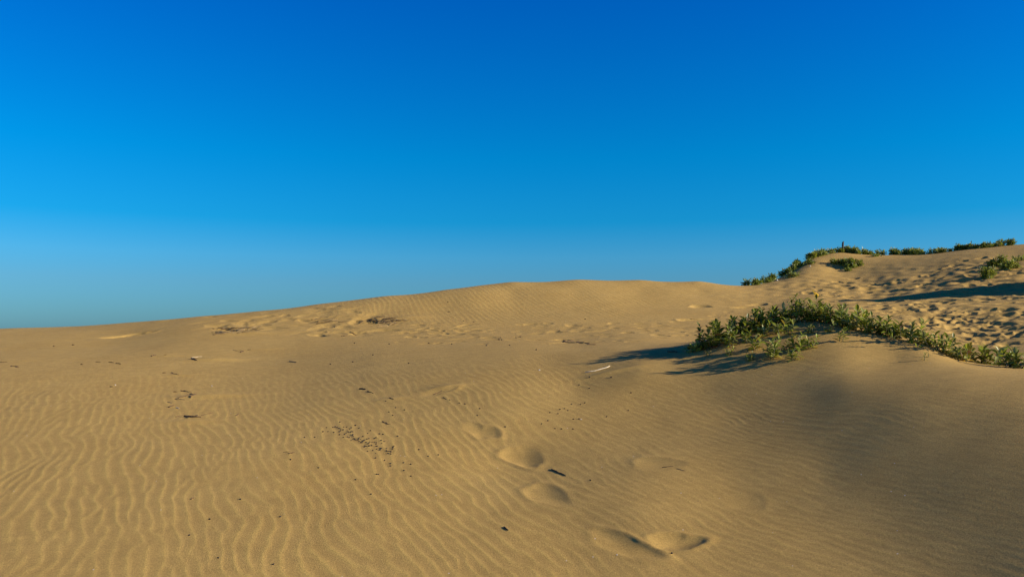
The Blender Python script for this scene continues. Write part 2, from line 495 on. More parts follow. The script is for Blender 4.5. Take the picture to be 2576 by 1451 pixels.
def leaf_material(name, c1, c2, rough=.42):
    m = bpy.data.materials.new(name)
    nt, b = nodes_of(m)
    L = nt.links.new; N = nt.nodes.new
    oi = N("ShaderNodeObjectInfo")
    geo = N("ShaderNodeNewGeometry")
    no = N("ShaderNodeTexNoise"); no.inputs["Scale"].default_value = 22
    L(geo.outputs["Position"], no.inputs["Vector"])
    ad = N("ShaderNodeMath"); ad.operation = 'ADD'; L(oi.outputs["Random"], ad.inputs[0]); L(no.outputs[0], ad.inputs[1])
    mr = N("ShaderNodeMapRange"); mr.inputs[1].default_value = .3; mr.inputs[2].default_value = 1.6
    L(ad.outputs[0], mr.inputs[0])
    mx = N("ShaderNodeMix"); mx.data_type = 'RGBA'
    mx.inputs[6].default_value = (*c1, 1); mx.inputs[7].default_value = (*c2, 1)
    L(mr.outputs[0], mx.inputs[0])
    L(mx.outputs[2], b.inputs["Base Color"])
    b.inputs["Roughness"].default_value = rough
    b.inputs["Specular IOR Level"].default_value = .45
    tr = N("ShaderNodeBsdfTranslucent")
    hs = N("ShaderNodeHueSaturation"); hs.inputs["Value"].default_value = 1.5; hs.inputs["Hue"].default_value = .485
    L(mx.outputs[2], hs.inputs["Color"]); L(hs.outputs[0], tr.inputs[0])
    ms = N("ShaderNodeMixShader"); ms.inputs[0].default_value = .28
    out = [x for x in nt.nodes if x.type == 'OUTPUT_MATERIAL'][0]
    L(b.outputs[0], ms.inputs[1]); L(tr.outputs[0], ms.inputs[2]); L(ms.outputs[0], out.inputs[0])
    return m

def plain_material(name, c1, c2, scale=40, rough=.8):
    m = bpy.data.materials.new(name)
    nt, b = nodes_of(m)
    L = nt.links.new; N = nt.nodes.new
    tc = N("ShaderNodeTexCoord")
    no = N("ShaderNodeTexNoise"); no.inputs["Scale"].default_value = scale; no.inputs["Detail"].default_value = 4
    L(tc.outputs["Object"], no.inputs["Vector"])
    mx = N("ShaderNodeMix"); mx.data_type = 'RGBA'
    mr = N("ShaderNodeMapRange"); mr.inputs[1].default_value = .35; mr.inputs[2].default_value = .65
    L(no.outputs[0], mr.inputs[0]); L(mr.outputs[0], mx.inputs[0])
    mx.inputs[6].default_value = (*c1, 1); mx.inputs[7].default_value = (*c2, 1)
    L(mx.outputs[2], b.inputs["Base Color"])
    b.inputs["Roughness"].default_value = rough
    bp = N("ShaderNodeBump"); bp.inputs["Strength"].default_value = .4; bp.inputs["Distance"].default_value = .003
    L(no.outputs[0], bp.inputs["Height"]); L(bp.outputs[0], b.inputs["Normal"])
    return m

M_SAND = sand_material()
M_LEAF = [leaf_material("leaf_green", (.15, .215, .018), (.35, .40, .045)),
          leaf_material("leaf_deep_green", (.07, .105, .014), (.16, .195, .026)),
          leaf_material("leaf_pale_green", (.26, .30, .08), (.40, .42, .14)),
          leaf_material("leaf_yellow", (.30, .25, .03), (.45, .34, .05)),
          leaf_material("leaf_red_brown", (.10, .045, .025), (.17, .08, .03))]
M_STEM = plain_material("green_stem", (.20, .17, .09), (.32, .27, .15))
M_TWIG = plain_material("dark_dry_wood", (.06, .035, .018), (.15, .09, .045))
M_STRAW = plain_material("dry_straw_wood", (.24, .16, .075), (.42, .31, .16))
M_PALE = plain_material("bleached_wood", (.62, .52, .36), (.82, .74, .56))
M_PELLET = plain_material("dark_pellet", (.022, .018, .015), (.05, .04, .03), 300)
M_POST = plain_material("weathered_post", (.04, .033, .028), (.09, .07, .055))
M_PETAL = plain_material("yellow_petal", (.75, .42, .01), (.85, .55, .02))
M_DISC = plain_material("flower_centre", (.25, .12, .01), (.35, .2, .02))
M_SHELL = plain_material("white_shell", (.78, .76, .72), (.88, .86, .82))

# ------------------------------------------------------------------ sand mesh
nr, nt_ = GZ.shape
me = bpy.data.meshes.new("sand_dunes")
nv = nr * nt_
co = np.stack([GX, GY, GZ], -1).reshape(-1, 3)
apex = np.array([[0, 0, float(GZ[0].mean())]])
co = np.concatenate([co, apex]).astype(np.float32)
i = np.arange(nr - 1)[:, None]; j = np.arange(nt_)[None]
jn = (j + 1) % nt_
quads = np.stack([i * nt_ + j + 0 * jn, i * nt_ + jn, (i + 1) * nt_ + jn, (i + 1) * nt_ + j + 0 * jn], -1).reshape(-1, 4)[:, ::-1]
tris = np.stack([np.full(nt_, nv), (np.arange(nt_) + 1) % nt_, np.arange(nt_)], -1)
tris = tris[:, ::-1][:, ::-1]
loops = np.concatenate([quads.reshape(-1), tris.reshape(-1)]).astype(np.int32)
me.vertices.add(len(co)); me.vertices.foreach_set("co", co.reshape(-1))
me.loops.add(len(loops)); me.loops.foreach_set("vertex_index", loops)
starts = np.concatenate([np.arange(len(quads)) * 4, len(quads) * 4 + np.arange(len(tris)) * 3]).astype(np.int32)
me.polygons.add(len(starts)); me.polygons.foreach_set("loop_start", starts)
me.polygons.foreach_set("use_smooth", np.ones(len(starts), bool))
me.update(calc_edges=True)
a_ = me.attributes.new("crest", 'FLOAT', 'POINT')
a_.data.foreach_set("value", np.concatenate([TINT.reshape(-1), [0]]).astype(np.float32))
me.materials.append(M_SAND)
ground = bpy.data.objects.new("sand", me)
scene.collection.objects.link(ground)
ground["kind"] = "structure"
ground["label"] = "rippled golden sand dunes running to the skyline"
if me.polygons[0].normal.z < 0:
    me.flip_normals()

# ------------------------------------------------------------------ building helpers
COL = scene.collection
def thing(name, label, cat, loc, group=None, data=None):
    o = bpy.data.objects.new(name, data)
    COL.objects.link(o)
    o.location = loc
    o["label"] = label; o["category"] = cat
    if group:
        o["group"] = group
    return o

def part(name, data, parent, loc=(0, 0, 0), label=None):
    o = bpy.data.objects.new(name, data)
    COL.objects.link(o)
    o.parent = parent
    o.location = loc
    if label:
        o["label"] = label
    return o

def tube_geo(pts, rad, sides=6, verts=None, faces=None):
    verts = [] if verts is None else verts
    faces = [] if faces is None else faces
    b0 = len(verts)
    pts = [Vector(p) for p in pts]
    nn = len(pts)
    for k, p in enumerate(pts):
        d = (pts[min(k + 1, nn - 1)] - pts[max(k - 1, 0)]).normalized()
        a = d.cross(Vector((0.31, 0.2, 0.93)))
        if a.length < .05:
            a = d.cross(Vector((1, 0, 0)))
        a.normalize(); b = d.cross(a)
        for s in range(sides):
            t = 2 * math.pi * s / sides
            verts.append(p + (a * math.cos(t) + b * math.sin(t)) * rad[k])
    for k in range(nn - 1):
        for s in range(sides):
            s2 = (s + 1) % sides
            faces.append((b0 + k * sides + s, b0 + k * sides + s2, b0 + (k + 1) * sides + s2, b0 + (k + 1) * sides + s))
    faces.append(tuple(b0 + s for s in range(sides))[::-1])
    faces.append(tuple(b0 + (nn - 1) * sides + s for s in range(sides)))
    return verts, faces

def mesh(name, verts, faces, mat, smooth=True):
    m = bpy.data.meshes.new(name)
    m.from_pydata([tuple(v) for v in verts], [], faces)
    m.materials.append(mat)
    if smooth:
        m.polygons.foreach_set("use_smooth", [True] * len(m.polygons))
    m.update()
    return m

def leaf_geo(L=1.0, W=.30, curl=.25, fold=.22, twist=0.0):
    """a lance-shaped leaf lying along +X, its upper face to +Z, folded at the midrib"""
    st = (0, .10, .32, .58, .82, 1.0)
    wd = (.06, .42, .92, 1.0, .62, .02)
    v, f = [], []
    for t, w in zip(st, wd):
        x = t * L * (1 - .12 * curl * t)
        z = -curl * L * t * t * .55
        hw = W * L * .5 * w
        tw = twist * t
        for s in (-1, 0, 1):
            yy = s * hw; zz = abs(s) * hw * fold * 2
            v.append(Vector((x, yy * math.cos(tw) - zz * math.sin(tw), z + zz * math.cos(tw) + yy * math.sin(tw))))
    for k in range(len(st) - 1):
        for s in range(2):
            a = k * 3 + s
            f.append((a, a + 3, a + 4, a + 1))
    return v, f

LEAVES = []
for mi, mat in enumerate(M_LEAF):
    row = []
    for (w, c, fo, tw) in ((.38, .15, .28, .2), (.34, .5, .22, -.3), (.42, -.15, .30, .1)):
        v, f = leaf_geo(1, w, c, fo, tw)
        row.append(mesh("leaf", v, f, mat))
    LEAVES.append(row)

def flower_mesh():
    v, f = [], []
    for k in range(11):
        a = 2 * math.pi * k / 11
        c, s = math.cos(a), math.sin(a)
        b = len(v)
        for (r, w, z) in ((.25, .12, .0), (.7, .24, .12), (1.0, .06, .05)):
            v.append(Vector((r * c - w * s, r * s + w * c, z)))
            v.append(Vector((r * c + w * s, r * s - w * c, z)))
        f += [(b, b + 1, b + 3, b + 2), (b + 2, b + 3, b + 5, b + 4)]
    return mesh("petals", v, f, M_PETAL)
def disc_mesh():
    v, f = [], []
    for (r, z) in ((.36, -.12), (.36, .08), (.2, .2)):
        for k in range(8):
            a = 2 * math.pi * k / 8
            v.append(Vector((r * math.cos(a), r * math.sin(a), z)))
    for l in range(2):
        for k in range(8):
            k2 = (k + 1) % 8
            f.append((l * 8 + k, l * 8 + k2, l * 8 + 8 + k2, l * 8 + 8 + k))
    f.append(tuple(range(16, 24))); f.append(tuple(range(8))[::-1])
    return mesh("flower_centre", v, f, M_DISC)
FL, FD = flower_mesh(), disc_mesh()

def stem_curve(g, base, lean, H, bow=.25, npt=6):
    """points rising from base, lean = horizontal reach vector"""
    pts = []
    side = Vector((g.uniform(-1, 1), g.uniform(-1, 1), 0)) * H * .05
    for k in range(npt):
        t = k / (npt - 1)
        hz = t * (1 - bow) + bow * (1 - (1 - t) ** 2)
        p = base + Vector((lean[0], lean[1], 0)) * hz + Vector((0, 0, 1)) * H * (t ** 1.12) + side * math.sin(t * 5)
        pts.append(p)
    return pts

def add_stem(g, root, base, lean, H, nleaf, leaf_len, palette, bare=.18, flower=False):
    pts = stem_curve(g, Vector(base), lean, H)
    rad = [.0042 - .0028 * k / 5 for k in range(6)]
    v, f = tube_geo([p - pts[0] for p in pts], rad, 5)
    st = part("stem", mesh("stem", v, f, M_STEM), root, pts[0])
    for k in range(nleaf):
        t = bare + (1 - bare) * (k + .5) / nleaf
        s = t * 5; a = int(min(s, 4)); fr = s - a
        p = pts[a].lerp(pts[a + 1], fr) - pts[0]
        ax = (pts[a + 1] - pts[a]).normalized()
        az = k * 2.4 + g.uniform(-.5, .5)
        u = ax.orthogonal().normalized(); w = ax.cross(u)
        rdir = u * math.cos(az) + w * math.sin(az)
        opn = (1.42 - .70 * t ** 2.2) + g.uniform(-.28, .28)     # leaves close up towards the tip
        d = (ax * math.cos(opn) + rdir * math.sin(opn)).normalized()
        up = (ax * math.sin(opn) - rdir * math.cos(opn)).normalized()
        y_ = up.cross(d).normalized()
        Mx = Matrix((d, y_, up)).transposed()
        sz = leaf_len * g.uniform(.72, 1.2) * (1.0 if t < .8 else .85)
        mi = g.choices(range(5), palette)[0]
        if t < .35 and g.random() < .16:
            mi = 3
        lf = part("leaf", LEAVES[mi][g.randrange(3)], st)
        lf.matrix_local = Matrix.Translation(p) @ Mx.to_4x4() @ Matrix.Diagonal((sz, sz, sz, 1))
    if flower:
        p = pts[-1] - pts[0]
        fl = part("flower", FL, st, p + Vector((0, 0, .012)))
        fl.scale = (.030,) * 3; fl.rotation_euler = (R(50), 0, R(10))
        fc = part("flower_centre", FD, st, p + Vector((0, 0, .012)))
        fc.scale = (.030,) * 3; fc.rotation_euler = (R(50), 0, R(10))
    return st

PAL_MIX = (6, 3, 2, .5, .25)
PAL_DARK = (2.5, 6, .8, .15, .5)
PAL_LIGHT = (5, 1.2, 4, .6, .1)

# crop coordinates of a detail study -> picture coordinates
def cr1(cx, cy):
    return 1698 + .3408 * cx, 578.5 + .3408 * cy

# ------------------------------------------------------------------ ridge shrubs
# (left, right, top, bottom in the study), stems, palette, label, distance offset
SHRUBS = [
    (110, 200, 820, 905, 6, PAL_MIX, "low leafy shrub at the far left tip of the ridge plants, by the long shadow"),
    (190, 300, 800, 880, 6, (1, 4, .5, 0, 4), "small reddish brown leaved shrub behind the left tip of the ridge plants"),
    (215, 345, 660, 815, 13, PAL_DARK, "dark leaning shrub whose leaves stick out left over open sand"),
    (320, 450, 640, 800, 13, PAL_DARK, "dark dense shrub second along the upper left flank of the ridge"),
    (420, 540, 610, 780, 13, PAL_DARK, "dark green shrub with a small yellow flower on the left flank"),
    (520, 650, 610, 775, 13, PAL_MIX, "bushy shrub with pale dry stems just left of the crest clumps"),
    (600, 745, 560, 700, 14, PAL_MIX, "rounded dense green shrub on the left shoulder of the crest"),
    (730, 880, 565, 690, 14, PAL_MIX, "flat topped dense shrub left of the tallest stem"),
    (865, 1010, 475, 680, 14, PAL_MIX, "tallest shrub on the crest with one stem standing above the rest"),
    (990, 1120, 500, 690, 13, PAL_LIGHT, "shrub with a bright yellow flower raised over the crest"),
    (1100, 1240, 530, 700, 13, PAL_MIX, "full leafy shrub right of the yellow flower on the crest"),
    (1200, 1320, 595, 710, 10, PAL_MIX, "lower gap filling shrub where the ridge starts to drop right"),
    (1290, 1420, 575, 735, 12, PAL_LIGHT, "shrub with spreading pale rosettes over the right slope edge"),
    (1400, 1530, 605, 760, 12, PAL_MIX, "shrub with yellowed lower leaves on the right slope edge"),
    (1500, 1640, 630, 775, 12, PAL_MIX, "dense shrub right of the yellowed one, above the bare sand lip"),
    (1600, 1710, 640, 790, 9, PAL_DARK, "loose shrub above the bare leaning stem on the right slope"),
    (1720, 1860, 670, 815, 11, PAL_LIGHT, "light green shrub with long blades beyond the leaning bare stem"),
    (1850, 1960, 730, 850, 9, PAL_MIX, "shrub halfway down the right end of the ridge, beyond the long bladed one"),
    (1950, 2070, 760, 905, 11, PAL_MIX, "sprawling shrub with pale runners low on the right ridge"),
    (2060, 2180, 820, 950, 9, PAL_LIGHT, "shrub of upright bright stems on the low right ridge"),
    (2200, 2300, 830, 965, 8, PAL_MIX, "spiky shrub standing clear of its neighbours on the low right ridge"),
    (2300, 2420, 850, 980, 8, PAL_MIX, "shrub low on the ridge with a dark stump leaf at its foot"),
    (2440, 2510, 860, 1010, 7, PAL_LIGHT, "thin tall shrub second from the right picture edge"),
    (2520, 2620, 850, 970, 9, PAL_MIX, "shrub cut by the right picture edge on the low ridge"),
]
# sand line of the ridge in the picture
RIDGE = [(1698, 909), (1740, 893), (1766, 886), (1800, 870), (1834, 852), (1880, 835), (1932, 822), (1988, 808), (2050, 803), (2107, 814), (2155, 829), (2230, 842), (2300, 857), (2346, 869), (2380, 887), (2414, 903), (2500, 914), (2576, 923), (2640, 930)]
def ridge_y(px):
    return float(np.interp(px, [a for a, b in RIDGE], [b for a, b in RIDGE]))

for k, (x0, x1, y0, y1, ns, pal, lab) in enumerate(SHRUBS):
    g = random.Random(100 + k)
    (ax, ay), (bx, by) = cr1(x0, y0), cr1(x1, y1)
    cx = (ax + bx) / 2
    foot = max(min(by, ridge_y(cx) + 6), ridge_y(cx) + 3)
    if k < 2:
        foot = by - 3
    p = hit(cx, foot)
    wd = (bx - ax) / FPX * p[1] * 1.12
    ht = (foot - ay) / FPX * p[1] * (.92 if k in (2, 3, 4) else 1)
    ns = max(4, int(ns * (.72 if k < 12 else .6)))
    root = thing("dune_shrub", lab, "shrub", p, "leafy shrubs along the crest of the near mound")
    for s in range(ns):
        ang = 2 * math.pi * s / ns + g.uniform(-.4, .4)
        rr_ = g.uniform(.15, .55)
        ox, oy = math.cos(ang) * wd * .5 * rr_, math.sin(ang) * wd * .45 * rr_ + wd * .25
        bz = float(sample(p[0] + ox, p[1] + oy)) - p[2] - .015
        reach = wd * .5 * (1 - rr_) * g.uniform(.6, 1.45)
        H = ht * g.uniform(.42, 1.0) * (1 - .25 * rr_)
        H = max(H - bz * .5, .07)
        if k == 8 and s == 3:
            H = ht * 1.0; reach = .02
        if k == 9 and s == 3:
            H = ht * 1.16; reach = .02; ox = 0.0; oy = -.02
            bz = float(sample(p[0] + ox, p[1] + oy)) - p[2] - .015
        Ll = g.uniform(.074, .10)
        nl = int(min(20, max(9, 9 + H * 42)))
        fl = (k == 9 and s == 3) or (k == 4 and s == 9)
        ln = (math.cos(ang) * reach - (.04 if k in (2, 3) else 0), math.sin(ang) * reach)
        add_stem(g, root, (ox, oy, bz), ln, H, nl, Ll, pal, bare=.12, flower=fl)

    # dead wood among the leaves: bare dry stems, some rising, some creeping over the sand
    for s in range(3 if k in (5, 15, 18, 21) else 2):
        ang = g.uniform(0, 6.28); ln = g.uniform(.10, .24)
        creep = g.random() < .5
        ox, oy = g.uniform(-.3, .3) * wd, g.uniform(-.15, .1) * wd + (0 if creep else wd * .2)
        if creep:
            ang = g.uniform(3.6, 5.8)
        pts = []
        for q_ in range(6):
            t = q_ / 5
            x_, y_ = ox + math.cos(ang) * ln * t + g.gauss(0, .008), oy + math.sin(ang) * ln * t + g.gauss(0, .008)
            zz_ = float(sample(p[0] + x_, p[1] + y_)) - p[2]
            pts.append(Vector((x_, y_, zz_ + (.006 + .03 * math.sin(t * 3) if creep else t * ht * .8))))
        v, f = tube_geo(pts, [.005, .0045, .004, .0035, .003, .0015], 5)
        part("dry_stem", mesh("dry_stem", v, f, M_STRAW if s % 2 else M_TWIG), root)

# ------------------------------------------------------------------ single seedlings on the face of the mound
# (base in the study, height, stems, lean, label)
SEED = [
    (780, 765, 110, 3, 0, "upright seedling just below the crest shrubs, left one of a close pair"),
    (845, 782, 112, 2, .1, "upright seedling just below the crest shrubs, right one of a close pair"),
    (1000, 765, 72, 3, 0, "short grey green seedling below the tallest shrub"),
    (1140, 755, 88, 2, .1, "thin pale seedling close under the crest right of the grey green one"),
    (1222, 820, 100, 2, .15, "lone seedling on bare sand with one leaf held out to the right"),
    (650, 790, 105, 3, .1, "broad yellow green seedling at the inner corner of the dark shrubs"),
    (1000, 872, 98, 3, .1, "seedling with a yellowing leaf on the right brow of the mound face"),
    (905, 885, 125, 3, .05, "tall narrow seedling above the lowest one on the mound face"),
    (868, 962, 115, 3, 0, "lowest bright seedling where the mound face turns dark"),
    (720, 950, 165, 4, .05, "largest seedling in the middle of the mound face"),
    (812, 890, 72, 2, .1, "small seedling between the largest seedling and the tall narrow one"),
    (560, 962, 62, 4, -.1, "low spreading seedling at the foot of the mound face"),
    (600, 885, 110, 3, -.05, "seedling with crossed leaves left of the largest one"),
    (535, 830, 90, 3, -.2, "leafy seedling leaning left in front of the dark shrubs"),
    (390, 925, 62, 3, .3, "creeping seedling lying low near the left foot of the mound"),
    (420, 858, 110, 3, -.15, "seedling with a thick pale stem under the dark shrubs"),
    (240, 930, 50, 2, .2, "yellow leaved seedling bent over the left foot of the mound"),
    (1830, 963, 62, 1, 0, "tiny pale sprout low on the right slope, left one of two"),
    (1862, 938, 36, 1, 0, "tiny pale sprout low on the right slope, right one of two"),
    (2120, 952, 100, 2, -.1, "thin seedling with pale bare stems in front of the low right ridge"),
    (2485, 1010, 120, 2, .1, "seedling with dark curled leaf low near the right picture edge"),
]
for k, (cx, cy, h, ns, lean, lab) in enumerate(SEED):
    g = random.Random(300 + k)
    px, py = cr1(cx, cy)
    p = hit(px, py)
    H = h * .3408 / FPX * p[1]
    root = thing("dune_seedling", lab, "plant", p, "seedlings standing singly on the near mound")
    light = ((6, 1.5, 3, .5, .05) if k % 3 else PAL_LIGHT) if k not in (16,) else (1, 0, 1, 6, 1)
    for s in range(ns):
        ang = 2 * math.pi * s / max(ns, 1) + g.uniform(-.6, .6)
        reach = H * (.12 if ns < 3 else .34) * g.uniform(.5, 1.2)
        hh = H * (1.0 if s == 0 else g.uniform(.5, .85))
        add_stem(g, root, (math.cos(ang) * .012, math.sin(ang) * .012, -.012), (math.cos(ang) * reach + lean * H, math.sin(ang) * reach),
                 hh, int(max(7, min(20, 8 + hh * 46))), min(.085, H * .48), light, bare=.14)
# the leaning bare stem
g = random.Random(77)
p = hit(*cr1(1742, 876))
root = thing("dune_seedling", "long bare stem leaning left against the sand lip with leaves only at its tip", "plant", p, "seedlings standing singly on the near mound")
q = hit(*cr1(1665, 790))
v_ = Vector((-.15, .10, 0))
st = add_stem(g, root, (0, 0, -.01), (v_.x, v_.y), .15, 5, .05, PAL_LIGHT, bare=.75)
st2 = add_stem(g, root, (.03, 0, -.005), (.05, .02), .03, 2, .055, PAL_DARK, bare=.6)

# ------------------------------------------------------------------ clumps on the far hill (leaves too small to tell apart)
def foliage_clump(name, lab, p, wd, ht, nl, seed, mats, grp, leaf=.065, lean=0.0, depth=.6):
    g = random.Random(seed)
    root = thing(name, lab, "shrub", p, grp)
    vb, fb = [], []
    lv, lf, lm = [], [], []
    nst = max(5, int(wd * 9))
    tips = []
    for s in range(nst):
        a = g.uniform(0, 6.28); rr2 = math.sqrt(g.random())
        ox, oy = math.cos(a) * rr2 * wd * .5, math.sin(a) * rr2 * wd * depth * .5
        bz = float(sample(p[0] + ox, p[1] + oy)) - p[2] - .02
        H = ht * (1 - .55 * rr2 ** 2) * g.uniform(.6, 1.05)
        pts = stem_curve(g, Vector((ox, oy, bz)), (g.uniform(-.3, .3) * H + lean * H, g.uniform(-.3, .3) * H), H, npt=4)
        tube_geo(pts, [.006, .005, .004, .002], 4, vb, fb)
        tips.append(pts)
    per = nl // nst + 1
    for pts in tips:
        for q_ in range(per):
            t = g.uniform(.1, 1.0) * 3; a_i = min(int(t), 2)
            c = pts[a_i].lerp(pts[a_i + 1], t - a_i) + Vector((g.gauss(0, .035), g.gauss(0, .035), g.gauss(0, .02)))
            d = Vector((g.gauss(0, 1), g.gauss(0, 1), g.gauss(.5, .6))).normalized()
            u = d.orthogonal().normalized(); u = Matrix.Rotation(g.uniform(0, 6.28), 3, d) @ u
            L_ = leaf * g.uniform(.7, 1.3); W_ = L_ * .3
            b = len(lv)
            nrm = d.cross(u)
            lv += [c, c + d * L_ * .5 + u * W_ * .5 + nrm * W_ * .15, c + d * L_, c + d * L_ * .5 - u * W_ * .5 + nrm * W_ * .15]
            lf += [(b, b + 1, b + 2), (b, b + 2, b + 3)]
            mi = g.choices(range(len(mats)), (5, 4, 1.2, .35)[:len(mats)])[0]
            lm += [mi, mi]
    part("stem", mesh("stem", vb, fb, M_STEM), root)
    m = bpy.data.meshes.new("foliage")
    m.from_pydata([tuple(v) for v in lv], [], lf)
    for mt in mats:
        m.materials.append(mt)
    m.polygons.foreach_set("material_index", lm)
    m.update()
    fo = part("foliage", m, root)
    fo["kind"] = "stuff"

FM = [M_LEAF[0], M_LEAF[1], M_LEAF[2], M_LEAF[4]]
# study of the hill: crop -> picture
def cr2(cx, cy):
    return 1824 + .292 * cx, 585 + .292 * cy
HILL = [  # left, right, top, foot, leaves, distance, label
    (195, 290, 365, 428, 170, 22.6, "lowest clump of the string climbing the left edge of the far knoll"),
    (270, 380, 325, 395, 190, 23.0, "second clump up the left edge of the far knoll"),
    (360, 450, 300, 355, 190, 23.4, "thin clump midway up the left edge of the far knoll"),
    (430, 560, 270, 330, 240, 23.8, "clump standing out against the sky midway up the far knoll"),
    (540, 660, 240, 305, 260, 24.1, "dark clump above the midway clumps of the far knoll"),
    (630, 780, 175, 260, 420, 24.4, "large green clump on the upper left edge of the far knoll"),
    (760, 900, 145, 205, 380, 24.8, "rounded clump at the top left of the far knoll"),
    (890, 1010, 145, 180, 160, 25.2, "low strip of leaves between the rounded clump and the post"),
    (1010, 1140, 110, 175, 380, 25.5, "dense clump right behind the wooden post"),
    (1110, 1215, 115, 190, 340, 25.5, "tall clump right of the post on top of the knoll"),
    (1190, 1275, 145, 200, 180, 25.5, "small clump at the right end of the knoll top"),
    (1300, 1400, 165, 215, 90, 26.0, "sparse sprigs in the dip of the skyline"),
    (1400, 1500, 130, 190, 220, 26.4, "clump climbing out of the skyline dip"),
    (1480, 1640, 100, 165, 420, 26.7, "grey green clump peaking on the middle of the right skyline"),
    (1620, 1740, 120, 180, 220, 26.9, "trailing clump right of the skyline peak"),
    (1755, 1960, 112, 170, 400, 27.0, "long low clump on the skyline left of the highest dune"),
    (1980, 2130, 85, 155, 380, 27.0, "left one of the clumps along the highest dune top"),
    (2110, 2310, 58, 125, 520, 27.0, "broad tall clump on the highest dune top"),
    (2300, 2430, 70, 105, 170, 27.0, "low clump right of the broad one on the highest dune top"),
    (2465, 2535, 62, 100, 120, 27.0, "rightmost skyline clump near the right picture edge"),
]
for k, (x0, x1, y0, y1, nl, Y, lab) in enumerate(HILL):
    (ax, ay), (bx, by) = cr2(x0, y0), cr2(x1, y1)
    cx = (ax + bx) / 2
    X = (cx - 1288) / FPX * Y
    # stand on the crest seen at this column
    ys = np.arange(20, 30, .05)
    xs = (cx - 1288) / FPX * ys
    el = (sample(xs, ys) - EYE) / ys
    kk = int(np.argmax(el)); Yc = float(ys[kk]); Xc = float(xs[kk])
    if k < 7:
        Yc -= .15; Xc = (cx - 1288) / FPX * Yc
    p = np.array([Xc, Yc, float(sample(Xc, Yc))])
    wd = (bx - ax) / FPX * Yc * (1.2 + .5 * (k % 3 == 0))
    ht = max(.20, (by - ay) / FPX * Yc * (.95 if k in (5, 6, 8, 9, 13, 17) else .6))
    foliage_clump("hill_shrub", lab, p, wd, ht, int(nl * 2.8), 500 + k, FM, "shrubs on the far hill", leaf=.085)
FACE = [(890, 1010, 225, 275, 330, "left one of the clumps on the knoll face below its top"),
        (990, 1080, 235, 285, 260, "middle clump on the knoll face with yellow green leaves"),
        (1050, 1180, 200, 300, 520, "biggest clump on the knoll face casting a long shadow left"),
        (1030, 1075, 305, 335, 60, "small reddish sprig under the biggest knoll face clump"),
        (520, 630, 340, 390, 120, "sparse clump on the shaded lower left flank of the knoll"),
        (440, 480, 340, 375, 50, "tiny sprig on the shaded flank of the knoll"),
        (640, 760, 235, 280, 160, "thin trailing clump under the upper left knoll edge"),
        (1270, 1330, 180, 210, 50, "small sprig at the sunlit col right of the knoll"),
        (2290, 2430, 190, 300, 760, "dark bushy shrub on the far right slope above the long shadow"),
        (2400, 2510, 225, 310, 380, "right part clump with dry leaves beside the dark bushy shrub"),
        (2200, 2330, 300, 400, 380, "shaded low clump downhill left of the dark bushy shrub"),
        (2500, 2600, 195, 245, 80, "scraggy sprig near the right picture edge on the far slope")]
for k, (x0, x1, y0, y1, nl, lab) in enumerate(FACE):
    (ax, ay), (bx, by) = cr2(x0, y0), cr2(x1, y1)
    p = hit((ax + bx) / 2, by - 2)
    if p is None:
        print("face clump in the sky", lab); continue
    foliage_clump("hill_shrub", lab, p, (bx - ax) / FPX * p[1], (by - ay) / FPX * p[1] * 1.0, int(nl * 2), 600 + k, FM, "shrubs on the far hill", leaf=.08)

# wooden post on the knoll
px, py = cr2(1016, 150)
ys = np.arange(22, 28, .05); xs = (px - 1288) / FPX * ys
kk = int(np.argmax((sample(xs, ys) - EYE) / ys)); X, Y = float(xs[kk]), float(ys[kk]) - .1
g = random.Random(5)
vv, ff = tube_geo([(0, 0, -.1), (.003, 0, .1), (-.003, .004, .21), (.006, 0, .33)], [.032, .031, .03, .029], 10)
vv[-3] += Vector((0, 0, .03)); vv[-4] += Vector((0, 0, .025)); vv[-5] += Vector((0, 0, .018))
thing("wooden_post", "short dark wooden post standing among shrubs on the far knoll", "post", (X, Y, float(sample(X, Y))), data=mesh("wooden_post", vv, ff, M_POST, smooth=False))

# ------------------------------------------------------------------ sticks and litter
def crooked(g, length, kinks=5, amp=.08, bend=0.0):
    pts = []
    for k in range(kinks + 1):
        t = k / kinks
        pts.append(Vector(((t - .5) * length, g.gauss(0, amp) * length * (.3 + t * (1 - t) * 2) + bend * length * (t - t * t) * 4, 0)))
    return pts

def twig(p, length, rad, heading, mat, lab, grp=None, seed=0, side=0, tilt=0.0, amp=.06, bend=0.0, lift=.4, name="twig", cat="twig"):
    g = random.Random(seed)
    base = Vector(p)
    pts = crooked(g, length, 6, amp, bend)
    c, s = math.cos(heading), math.sin(heading)
    out = []
    for k, q_ in enumerate(pts):
        x, y = q_.x * c - q_.y * s, q_.x * s + q_.y * c
        t = k / 6
        z = float(sample(base.x + x, base.y + y)) - base.z + rad * lift + tilt * length * (t) + abs(g.gauss(0, .15)) * rad
        out.append(Vector((x, y, z)))
    rads = [rad * (.75 if k in (0,) else 1.0 - .09 * k) * g.uniform(.85, 1.12) for k in range(7)]
    if side == 0:
        v, f = tube_geo(out, rads, 6)
        return thing(name, lab, cat, base, grp, data=mesh(name, v, f, mat))
    root = thing(name, lab, cat, base, grp)
    v, f = tube_geo(out, rads, 6)
    part("shaft", mesh("shaft", v, f, mat), root)
    for b in range(side):
        k = g.choice((2, 3, 4)); o = out[k]
        ang = heading + g.choice((-1, 1)) * g.uniform(.4, .9)
        ln = length * g.uniform(.2, .4)
        bp = [o + Vector((math.cos(ang) * ln * t, math.sin(ang) * ln * t, ln * t * g.uniform(.0, .3))) for t in (0, .35, .7, 1)]
        v, f = tube_geo(bp, [rad * .6, rad * .5, rad * .42, rad * .25], 5)
        part("branchlet", mesh("branchlet", v, f, mat), root)
    return root

